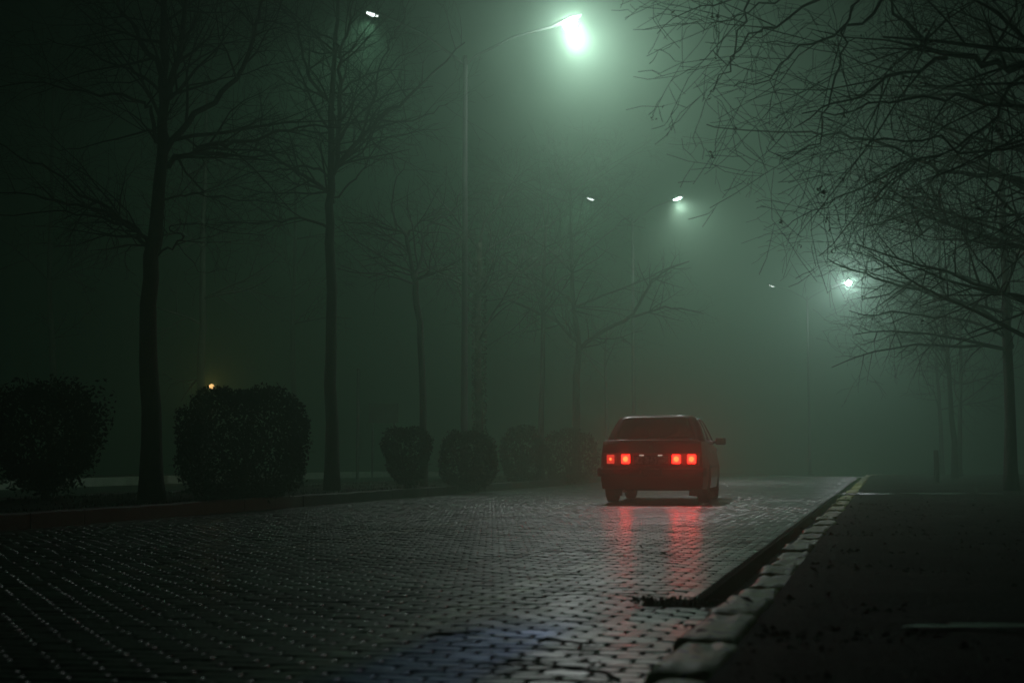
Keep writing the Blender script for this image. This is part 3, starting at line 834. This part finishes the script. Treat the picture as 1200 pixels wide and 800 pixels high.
# ================================================================= BUSHES
def bush(px, w_px, top, base, Y, label, n, shape='round', size=0.032, stem_h=0.25, group='clipped bushes on the median'):
    c = at(px, 538, Y); ground = 0.13
    hw = w_px / 2 / F * Y; zt = at(px, top, Y).z
    root = empty('round_bush', (c.x, Y, ground - 0.02)); off = Vector(root.location)
    H = zt - ground; zb = ground + (-0.10 if shape == 'round' else stem_h * H)
    pts = []
    rnd = random.random() * 50
    while len(pts) < n:
        d = Vector((random.gauss(0, 1), random.gauss(0, 1), random.gauss(0, 1))).normalized()
        rad = 1 - abs(random.gauss(0, 0.16)) if shape != 'tree' else 1 + random.gauss(-.12, 0.14)
        lump = 1 + 0.16 * mnoise.noise(d * 1.8 + Vector((rnd, 0, 0))) + 0.10 * mnoise.noise(d * 7 + Vector((rnd, 3, 0)))
        q = d * rad * lump
        # superellipse: flattened sides like a clipped bush
        k = 1 / (abs(d.x) ** 3.2 + abs(d.y) ** 3.2 + abs(d.z) ** 3.2) ** (1 / 3.2)
        q *= k * 0.97
        z = (q.z * 0.5 + 0.5)
        ww = hw
        if shape == 'round': ww = hw * (0.84 + 0.16 * min(1, z * 2.4))
        elif shape == 'vase': ww = hw * (0.66 + 0.34 * min(1, z * 1.5))
        elif shape == 'tree': ww = hw * (0.7 + 0.3 * min(1, z * 2))
        pts.append(Vector((c.x + q.x * ww, Y + q.y * ww, zb + z * (zt - zb))) - off)
    tag(leaf_mesh(pts, size, M['leaf'], 'foliage', root), kind='stuff')
    T = Tubes()
    for k in range(9 if shape != 'tree' else 4):
        a = random.uniform(0, 6.28); e = Vector((math.cos(a) * hw * 0.6, math.sin(a) * hw * 0.6, H * 0.7))
        s0 = Vector((random.gauss(0, .04), random.gauss(0, .04), 0))
        if shape == 'tree': s0 = Vector((0.02 * k, 0, 0)); e = Vector((math.cos(a) * hw * 0.5, math.sin(a) * hw * 0.5, H * 0.75))
        T.add([s0, s0.lerp(e, .3) * 0.6 + Vector((0, 0, .12 * H)), s0.lerp(e, .6), e], [.035, .03, .02, .008], 6)
        for _ in range(3):
            q = s0.lerp(e, random.uniform(.4, .9)); T.add([q, q + Vector((random.gauss(0, .15), random.gauss(0, .15), .2)) * hw], [.01, .004], 4)
    T.build('stem', M['bark'], root)
    # shoots that stick out
    S = Tubes()
    for _ in range(150):
        p = random.choice(pts)
        d = (p - Vector((0, 0, H * .4))).normalized()
        S.add([p, p + d * random.uniform(.03, .16)], [.004, .002], 3)
    tag(S.build('shoots', M['leaf'], root), kind='stuff')
    tag(root, label, 'bush', group)
bush(52, 128, 450, 585, 19.3, 'ragged bush on a short bare stem at the far left', 8500, 'tree', 0.038, 0.10)
bush(284, 154, 452, 582, 20.0, 'biggest round clipped bush, right of the thick left tree', 15000, 'round', 0.034)
bush(477, 60, 500, 572, 26.0, 'small vase-shaped bush with bare stems below', 4500, 'vase', 0.034, 0.08)
bush(549, 68, 503, 570, 28.5, 'round bush directly behind the tall lamp post foot', 5500, 'round', 0.036)
bush(612, 52, 500, 562, 35, 'round bush in front of the thin upright tree', 4000, 'round', 0.042)
bush(668, 66, 502, 562, 38, 'farthest round bush, reddened by the car lights', 4500, 'round', 0.042)

# ================================================================= LAMP POSTS
def lamp_post(idx, px, Y, left, right, label):
    base = at(px, 538, Y); base.z = 0.12 + crest(Y)
    L = at(*left, Y + 0.45); Rr = at(*right, Y - 0.45)
    top = base.copy(); top.z = min(L.z, Rr.z) - 0.75
    root = empty('street_lamp', base)
    def loc(p): return p - base
    bm = bmesh.new(); box_bm(bm, (0, 0, 0.03), (0.36, 0.36, 0.05), bevel=0.008)
    for sx in (-1, 1):
        for sy in (-1, 1): cyl_bm(bm, (sx * .13, sy * .13, .07), .016, .05, seg=8)
    bm_obj('base_plate', bm, M['metal'], root)
    T = Tubes(); H = top.z - base.z
    T.add([Vector((0, 0, .05)), Vector((0, 0, .9)), Vector((0, 0, .92)), Vector((0, 0, H * .5)), Vector((0, 0, H))], [.095, .09, .08, .065, .05], 14); T.build('pole', M['metal'], root)
    bm = bmesh.new(); box_bm(bm, (0, -.088, .6), (.09, .02, .26), bevel=.006); bm_obj('access_hatch', bm, M['metal'], root)
    T = Tubes(); T.add([Vector((0, 0, H)), Vector((0, 0, H + .1))], [.055, .03], 12); T.build('cap', M['metal'], root)
    for side, E in (('L', L), ('R', Rr)):
        e = loc(E); out = Vector((e.x, e.y, 0)).normalized()
        a = [Vector((0, 0, H - .12)), Vector((0, 0, H - .02)) + out * .25 + Vector((0, 0, .1))]
        e2 = e - out * 0.34 - Vector((0, 0, 0.10))
        a += [a[1].lerp(e2, .5) + Vector((0, 0, .1)), e2]
        T = Tubes(); T.add(a, [.034, .032, .03, .028], 8); T.build('arm', M['under'], root)
        # luminaire: long flat head tilted up outward
        up = Vector((0, 0, 1)); axis = (out + up * 0.36).normalized(); side_v = axis.cross(up).normalized(); nrm = side_v.cross(axis).normalized()
        if nrm.z < 0: nrm = -nrm
        mtx = Matrix((( axis.x, side_v.x, nrm.x, e.x), (axis.y, side_v.y, nrm.y, e.y), (axis.z, side_v.z, nrm.z, e.z), (0, 0, 0, 1)))
        bm = bmesh.new()
        # tapered body: sections along the axis
        secs = [(-.40, .05, .03, .05), (-.30, .08, .02, .07), (-.1, .13, .0, .09), (.12, .15, .0, .085), (.28, .12, .0, .06), (.34, .07, .01, .04)]
        rings = []
        for (x, hw, zb_, zt_) in secs:
            rings.append([bm.verts.new((x, -hw, zb_)), bm.verts.new((x, -hw * .8, zt_ * .8)), bm.verts.new((x, 0, zt_)), bm.verts.new((x, hw * .8, zt_ * .8)), bm.verts.new((x, hw, zb_))])
        for i in range(len(rings) - 1):
            for j in range(5):
                bm.faces.new((rings[i][j], rings[i][(j + 1) % 5], rings[i + 1][(j + 1) % 5], rings[i + 1][j]))
        bm.faces.new(rings[0]); bm.faces.new(rings[-1])
        bmesh.ops.transform(bm, matrix=mtx, verts=bm.verts)
        head = bm_obj('lamp_head', bm, M['housing'], root)
        bm = bmesh.new()
        bright = side == 'R'
        bmesh.ops.create_uvsphere(bm, u_segments=12, v_segments=7, radius=1)
        bowl = (idx, side) in BOWL_L
        sc = (.16, .10, .05) if not bowl else (.15, .13, .13)
        bmesh.ops.transform(bm, matrix=mtx @ Matrix.Translation((.03, 0, -.11 if bowl else -.01)) @ Matrix.Diagonal((*sc, 1)), verts=bm.verts)
        lm = M['lamp_lens'] if bright else M['lamp_lens_dim']
        if bowl:
            lm = emit('bowl_glass', (0.97, 0.97, 1.0) if idx == 0 else (0.92, 0.86, 1.0), BOWL_L[(idx, side)]); lm.cycles.emission_sampling = 'FRONT'
        bm_obj('lens', bm, lm, head, True)
        ld = bpy.data.lights.new('lamp_light', 'SPOT'); ld.energy = LAMP_W[(idx, side)]; ld.color = LAMP_COL[side]
        wide = (idx, side) in BOWL_L
        ld.spot_size = R(156); ld.spot_blend = 1.0; ld.shadow_soft_size = 0.1
        lo_ = bpy.data.objects.new('lamp_light', ld); COL.objects.link(lo_); lo_.parent = root
        p = e - nrm * (0.36 if (idx, side) in BOWL_L else 0.18)
        lo_.location = p
        aim = -nrm
        aim = (aim + out * (0.3 if wide else 0.1) + Vector((0, -0.10 if side == 'R' else 0.35, 0))).normalized()   # lens bowl throws forward, towards the traffic
        lo_.rotation_euler = aim.to_track_quat('-Z', 'Y').to_euler()
    tag(root, label, 'street lamp', 'double-armed street lamps on the median')
    return root
lamp_post(0, 544, 31.5, (438, 17), (665, 25), 'nearest tall double lamp post, its right head a huge white glow')
lamp_post(1, 743, 53.5, (693, 233), (793, 233), 'middle double lamp post rising beyond the car')
lamp_post(2, 949, 79, (905, 335), (993, 330), 'farthest lamp post, glowing low among the right branches')

# warm globe lamp across the far road
wl = at(248, 453, 40)
root = empty('globe_lamp', (wl.x, wl.y, 0.15)); Hh = wl.z - 0.15
T = Tubes(); T.add([Vector((0, 0, 0)), Vector((0, 0, .4)), Vector((0, 0, Hh - .14))], [.06, .04, .03], 10); T.build('post', M['housing'], root)
bm = bmesh.new(); cyl_bm(bm, (0, 0, Hh - .12), .07, .05, r2=.09); bm_obj('collar', bm, M['housing'], root)
bm = bmesh.new(); bmesh.ops.create_uvsphere(bm, u_segments=16, v_segments=10, radius=.075); bmesh.ops.translate(bm, vec=(0, 0, Hh), verts=bm.verts)
bm_obj('globe', bm, M['warm_lens'], root, True)
ld = bpy.data.lights.new('globe_light', 'POINT'); ld.energy = 10; ld.color = (1, .55, .15); ld.shadow_soft_size = .12
lo_ = bpy.data.objects.new('globe_light', ld); COL.objects.link(lo_); lo_.parent = root; lo_.location = (0, -0.24, Hh)
tag(root, 'small warm orange globe lamp glowing over the big round bush', 'lamp')

# faint board and posts in the fog
p = at(449, 538, 46)
root = empty('sign_board', (p.x, p.y, .1))
bm = bmesh.new()
zc_ = at(449, 484, 46).z - .1
box_bm(bm, (0, 0, zc_), (.95, .04, .62), bevel=.01); bm_obj('board', bm, M['concrete'], root)
for sx in (-.35, .35):
    T = Tubes(); T.add([Vector((sx, .03, 0)), Vector((sx, .03, zc_ + .28))], [.03, .03], 8); T.build('leg', M['metal'], root)
tag(root, 'faint pale board on two legs across the far road', 'sign')
p = at(419, 538, 42)
root = empty('slim_post', (p.x, p.y, .1)); T = Tubes(); T.add([Vector((0, 0, 0)), Vector((0, 0, 3.2))], [.045, .04], 8); T.build('pole', M['metal'], root)
T = Tubes(); T.add([Vector((0, 0, 3.2)), Vector((0, 0, 3.26))], [.05, .03], 8); T.build('cap', M['metal'], root)
tag(root, 'faint slim pale post left of the faint board', 'post')
p = at(1097, 538, 38)
root = empty('short_post', (p.x, p.y, .03)); T = Tubes(); T.add([Vector((0, 0, 0)), Vector((.01, 0, .45)), Vector((0, 0, .86))], [.075, .07, .065], 9); T.build('stake', M['bark'], root)
T = Tubes(); T.add([Vector((0, 0, .86)), Vector((0, 0, .90))], [.07, .035], 9); T.build('cap', M['bark'], root)
tag(root, 'short dark post standing in the fog right of the road end', 'post')

# ================================================================= THE CAR
CAR_Y = 21.7
cp = at(763, 538, CAR_Y)
car = empty('car', (cp.x, CAR_Y, 0.0), -R(11.5))
tag(car, 'old square-backed saloon car driving away with red tail lights lit', 'car')

def sedan_body():
    # side outline (y forward, z up) with wheel arches
    R_A = .335
    def arch(yc):
        return [(yc + R_A * math.cos(a), .29 + R_A * math.sin(a)) for a in [R(180 - k * 18) for k in range(11)]]
    wr, wf = .98, 3.42
    prof = [(.06, .23), (.02, .36), (.0, .50), (.012, .72), (.035, .92), (.09, .965), (.30, .972), (.76, .965)]
    prof += [(1.2, .955), (2.6, .93), (3.05, .915), (3.6, .87), (4.1, .80), (4.17, .70), (4.18, .4), (4.12, .24)]
    fa = [(y, z) for y, z in arch(wf)][::-1]; ra = [(y, z) for y, z in arch(wr)][::-1]
    fa = [(wf + R_A, .22)] + [q for q in fa if q[1] > .24] + [(wf - R_A, .22)]
    ra = [(wr + R_A, .22)] + [q for q in ra if q[1] > .24] + [(wr - R_A, .22)]
    prof += fa + ra
    xs = [-1, -.97, -.9, -.75, -.5, -.25, 0, .25, .5, .75, .9, .97, 1]
    bm = bmesh.new(); cols = []
    for x in xs:
        c = []
        for (y, z) in prof:
            hw = .825 - .03 * max(0, (.36 - z) / .16) - (.045 * ((z - .62) / .35) ** 1.5 if z > .62 else 0)
            hw -= .05 * max(0, 1 - y / .35) ** 2 + .07 * max(0, (y - 3.6) / .6) ** 2
            ax = abs(x)
            yy = y + (.055 * ax ** 5 if y < .5 else 0) * (1 if y < .3 else .4) + (-.10 * ax ** 4 if y > 3.9 else 0)
            zz = z - (.020 * ax ** 6 if z > .8 else 0) + (.012 * (1 - ax ** 2) if (z > .8) else 0)
            c.append(bm.verts.new((x * hw, yy, zz)))
        cols.append(c)
    n = len(prof)
    for i in range(len(xs) - 1):
        for j in range(n):
            bm.faces.new((cols[i][j], cols[i][(j + 1) % n], cols[i + 1][(j + 1) % n], cols[i + 1][j]))
    e1 = bm.faces.new(cols[0]); e2 = bm.faces.new(cols[-1][::-1])
    bmesh.ops.triangulate(bm, faces=[e1, e2])
    return bm
body = bm_obj('body', sedan_body(), M['paint'], car)
me = body.data
for p_ in me.polygons: p_.use_smooth = abs(p_.normal.x) < 0.8
bv = body.modifiers.new('round', 'BEVEL'); bv.width = 0.012; bv.segments = 2; bv.limit_method = 'ANGLE'; bv.angle_limit = R(35)

# cabin: one lofted shell with real window openings
LV = [(.950, .775, .600, 3.14), (.985, .765, .625, 3.08), (1.06, .738, .700, 2.96), (1.14, .708, .785, 2.83), (1.22, .674, .875, 2.70), (1.29, .640, .955, 2.58), (1.325, .618, 1.00, 2.52),
      (1.355, .585, 1.06, 2.45), (1.378, .53, 1.16, 2.35), (1.392, .42, 1.34, 2.18), (1.398, .22, 1.58, 1.94)]
NR, NC, NS = 10, 3, 22
def plan(w, yr, yf, z):
    rc = min(.13, w * .4); pts = []
    bow = .045 * (w / .775)
    def rear(x): return yr - bow * (1 - (x / w) ** 2) * .6
    def front(x): return yf + bow * (1 - (x / w) ** 2)
    for k in range(NR): x = -(w - rc) + 2 * (w - rc) * k / NR; pts.append((x, rear(x), z))
    for k in range(NC): a = R(-90 + 90 * k / NC); pts.append((w - rc + rc * math.cos(a), yr + rc + rc * math.sin(a), z))
    for k in range(NS): pts.append((w, yr + rc + (yf - yr - 2 * rc) * k / NS, z))
    for k in range(NC): a = R(90 * k / NC); pts.append((w - rc + rc * math.cos(a), yf - rc + rc * math.sin(a), z))
    for k in range(NR): x = (w - rc) - 2 * (w - rc) * k / NR; pts.append((x, front(x), z))
    for k in range(NC): a = R(90 + 90 * k / NC); pts.append((-w + rc + rc * math.cos(a), yf - rc + rc * math.sin(a), z))
    for k in range(NS): pts.append((-w, yf - rc - (yf - yr - 2 * rc) * k / NS, z))
    for k in range(NC): a = R(180 + 90 * k / NC); pts.append((-w + rc + rc * math.cos(a), yr + rc + rc * math.sin(a), z))
    return pts
cv = []
for (z, w, yr, yf) in LV: cv += plan(w, yr, yf, z)
NP = len(cv) // len(LV)
o1 = NR + NC; o2 = o1 + NS + NC; o3 = o2 + NR + NC
shell = []; panes = {'rear_window': [], 'windscreen': [], 'side_window': [], 'side_window.a': [], 'side_window.b': [], 'side_window.c': []}
for l in range(len(LV) - 1):
    for k in range(NP):
        q = (l * NP + k, l * NP + (k + 1) % NP, (l + 1) * NP + (k + 1) % NP, (l + 1) * NP + k)
        key = None
        if 1 <= l <= 5:
            if k < NR: key = 'rear_window'
            elif o1 + 3 <= k < o1 + 10: key = 'side_window'
            elif o1 + 11 <= k < o1 + NS - 1: key = 'side_window.a'
            elif o2 <= k < o2 + NR: key = 'windscreen'
            elif o3 + 1 <= k < o3 + 11: key = 'side_window.b'
            elif o3 + 12 <= k < o3 + NS - 3: key = 'side_window.c'
        if key: panes[key].append(q)
        else: shell.append(q)
shell.append(tuple((len(LV) - 1) * NP + k for k in range(NP)))
cab = mesh_obj('cabin', cv, shell, M['paint'], car, True)
sd = cab.modifiers.new('thick', 'SOLIDIFY'); sd.thickness = 0.022; sd.offset = -1
for key, fs_ in panes.items():
    used = sorted({a for f in fs_ for a in f}); mp_ = {a: i for i, a in enumerate(used)}
    ctr = Vector((0, 1.8, 1.1)); vs_ = []
    for a in used:
        p = Vector(cv[a]); d_ = Vector((p.x, 0, 0)) if 'side' in key else Vector((0, 1 if p.y > 2 else -1, 0))
        vs_.append(p - d_.normalized() * 0.010)
    pn = mesh_obj(key.split('.')[0], vs_, [tuple(mp_[a] for a in f) for f in fs_], M['glass'], car, True)
    sd = pn.modifiers.new('thick', 'SOLIDIFY'); sd.thickness = 0.004
# pale bright lip along the rear edge of the boot
bm = bmesh.new()
box_bm(bm, (0, .075, .968), (1.42, .030, .014), bevel=.005); bm_obj('boot_lip', bm, M['chrome'], car)
bm = bmesh.new(); box_bm(bm, (0, .004, .60), (1.30, .014, .012)); bm_obj('boot_seam', bm, M['trim'], car)
bm = bmesh.new(); cyl_bm(bm, (0, .012, .86), .03, .012, 'Y', 20); bm_obj('badge', bm, M['chrome'], car)
bm = bmesh.new(); cyl_bm(bm, (0, .004, .775), .014, .02, 'Y', 12); bm_obj('boot_lock', bm, M['chrome'], car)
# lamp panel and four square lamps
bm = bmesh.new(); box_bm(bm, (0, .006, .682), (1.46, .03, .19), bevel=.01); panel = bm_obj('lamp_panel', bm, M['lens_red_off'], car)
def rbox(c, d, bev): bm = bmesh.new(); box_bm(bm, c, d, bevel=bev); return bm
for i, x in enumerate((-.615, -.385, .385, .615)):
    fr = bm_obj('tail_light', rbox((x, -.012, .685), (.165, .028, .165), .01), M['lens_red_off'], car)
    dim = (i == 0)
    bm_obj('lens', rbox((x, -.034, .685), (.115 if dim else .125, .034, .135), .012), M['tail_dim'] if dim else M['tail_glow'], fr)
    bm = bmesh.new(); bmesh.ops.create_uvsphere(bm, u_segments=14, v_segments=8, radius=1)
    rr_ = .020 if dim else .042
    bmesh.ops.transform(bm, matrix=Matrix.Translation((x, -.050, .685)) @ Matrix.Diagonal((rr_, .012, rr_, 1)), verts=bm.verts)
    bm_obj('bulb', bm, M['tail_hot'], fr, True)
    ld = bpy.data.lights.new('tail_lamp', 'SPOT'); ld.energy = 2.0 if dim else 8.0; ld.color = (1, .012, .008)
    ld.spot_size = R(170); ld.spot_blend = 0.4; ld.shadow_soft_size = .05
    lo_ = bpy.data.objects.new('tail_lamp', ld); COL.objects.link(lo_); lo_.parent = car; lo_.location = (x, -.12, .685); lo_.rotation_euler = (R(-115), 0, 0)
    if dim: fr['label'] = 'dimmer square tail light at the outer left'
# number plate between the lamps, its two small lamps above it
pl = bm_obj('number_plate', rbox((0, -.016, .665), (.50, .012, .115), .004), M['plate'], car)
bm_obj('plate_frame', rbox((0, -.011, .665), (.525, .01, .14), .004), M['trim'], car)
for sx in (-.14, .14): bm_obj('plate_light', rbox((sx, -.03, .742), (.07, .03, .018), .006), M['plate_lamp'], car)
# bumper
bm = bmesh.new(); xs = [-.838, -.825, -.79, -.6, -.3, 0, .3, .6, .79, .825, .838]; sec = []
for x in xs:
    a = abs(x); yb = -.085 + (0 if a < .7 else (.02 if a < .80 else (.09 if a < .83 else .22)))
    sec.append([bm.verts.new((x * .99, yb + .0, .42)), bm.verts.new((x, yb - .012, .46)), bm.verts.new((x, yb - .012, .52)), bm.verts.new((x * .99, yb + .005, .55)), bm.verts.new((x * .94, yb + .08, .55)), bm.verts.new((x * .94, yb + .08, .42))])
for i in range(len(xs) - 1):
    for j in range(6): bm.faces.new((sec[i][j], sec[i][(j + 1) % 6], sec[i + 1][(j + 1) % 6], sec[i + 1][j]))
bm.faces.new(sec[0]); bm.faces.new(sec[-1])
bump = bm_obj('bumper', bm, M['trim'], car)
bm_obj('bumper_strip', rbox((0, -.10, .538), (1.52, .012, .018), .004), M['chrome'], bump)
for sx in (-.16, .16): bm_obj('overrider', rbox((sx, -.11, .49), (.05, .035, .13), .012), M['trim'], bump)
bm = bmesh.new(); cyl_bm(bm, (-.42, .12, .20), .022, .22, 'Y', 12); bm_obj('exhaust', bm, M['chrome'], car)
bm = bmesh.new(); box_bm(bm, (0, 2.1, .235), (1.25, 3.9, .06)); box_bm(bm, (0, .98, .27), (1.2, .10, .08)); bm_obj('underbody', bm, M['under'], car)
for sx in (-.62, .62): bm_obj('mud_flap', rbox((sx, .62, .20), (.20, .01, .17), .003), M['rubber'], car)
# wheels
def wheel(x, y):
    w = empty('wheel', (x, y, .29)); w.parent = car
    bm = bmesh.new(); n = 28
    prof = [(-.088, .20), (-.092, .25), (-.075, .283), (-.03, .29), (.03, .29), (.075, .283), (.092, .25), (.088, .20)]
    rings = []
    for k in range(n):
        a = 2 * math.pi * k / n
        rings.append([bm.verts.new((px_, math.cos(a) * r_, math.sin(a) * r_)) for px_, r_ in prof])
    for k in range(n):
        for j in range(len(prof)):
            bm.faces.new((rings[k][j], rings[k][(j + 1) % len(prof)], rings[(k + 1) % n][(j + 1) % len(prof)], rings[(k + 1) % n][j]))
    bm_obj('tyre', bm, M['rubber'], w, True)
    bm = bmesh.new(); cyl_bm(bm, (0, 0, 0), .198, .12, 'X', 24)
    for sx in (-1, 1):
        cyl_bm(bm, (sx * .065, 0, 0), .05, .03, 'X', 12)
        for k in range(4): cyl_bm(bm, (sx * .062, .09 * math.cos(k * 1.57), .09 * math.sin(k * 1.57)), .014, .012, 'X', 8)
    bm_obj('rim', bm, M['metal'], w)
for sx in (-.715, .715):
    for y in (.98, 3.42): wheel(sx, y)
# mirrors
for sx in (-1, 1):
    m_ = bm_obj('wing_mirror', rbox((sx * .90, 2.72, .985), (.17, .06, .115), .02), M['trim'], car)
    bm_obj('glass', rbox((sx * .90, 2.688, .985), (.14, .006, .09), .004), M['chrome'], m_)
    T = Tubes(); T.add([Vector((sx * .75, 2.76, .965)), Vector((sx * .84, 2.74, .975))], [.025, .02], 6); T.build('arm', M['trim'], m_)
    for y in (1.30, 2.28): bm_obj('door_handle', rbox((sx * .803, y, .80), (.02, .14, .025), .006), M['chrome'], car)
    bm_obj('side_moulding', rbox((sx * .826, 2.2, .56), (.014, 1.75, .035), .005), M['trim'], car)
# inside
seat = bm_obj('rear_seat', rbox((0, 1.35, .72), (1.25, .16, .5), .05), M['seat'], car)
for sx in (-.36, .36):
    bm_obj('headrest', rbox((sx, 1.36, 1.04), (.26, .09, .14), .035), M['seat'], seat)
    fs = bm_obj('front_seat', rbox((sx, 2.15, .78), (.48, .13, .58), .05), M['seat'], car)
    bm_obj('headrest', rbox((sx, 2.16, 1.15), (.26, .09, .15), .035), M['seat'], fs)
T = Tubes(); cc = Vector((-.36, 2.62, .93)); T.add([cc + Vector((math.cos(a) * .18, math.sin(a) * .06, math.sin(a) * .17)) for a in [k * math.pi / 8 for k in range(17)]], [.014] * 17, 6); T.build('steering_wheel', M['trim'], car)
bm_obj('parcel_shelf', rbox((0, .98, .94), (1.3, .6, .02), .004), M['seat'], car)

# ================================================================= FOG
bm = bmesh.new(); box_bm(bm, (10, 88, 6.3), (330, 250, 20.6))
hz = bm_obj('haze', bm, bpy.data.materials.new('haze')); tag(hz, kind='stuff')
hm = hz.data.materials[0]; hm.use_nodes = True; nt = hm.node_tree; nt.nodes.clear()
oo = nt.nodes.new('ShaderNodeOutputMaterial'); ad_ = nt.nodes.new('ShaderNodeAddShader')
for k_, (dn, cl, gg) in enumerate((HAZE_A, HAZE_B)):
    pv = nt.nodes.new('ShaderNodeVolumePrincipled')
    pv.inputs['Color'].default_value = (*cl, 1); pv.inputs['Density'].default_value = dn; pv.inputs['Anisotropy'].default_value = gg
    nt.links.new(pv.outputs[0], ad_.inputs[k_])
nt.links.new(ad_.outputs[0], oo.inputs['Volume'])
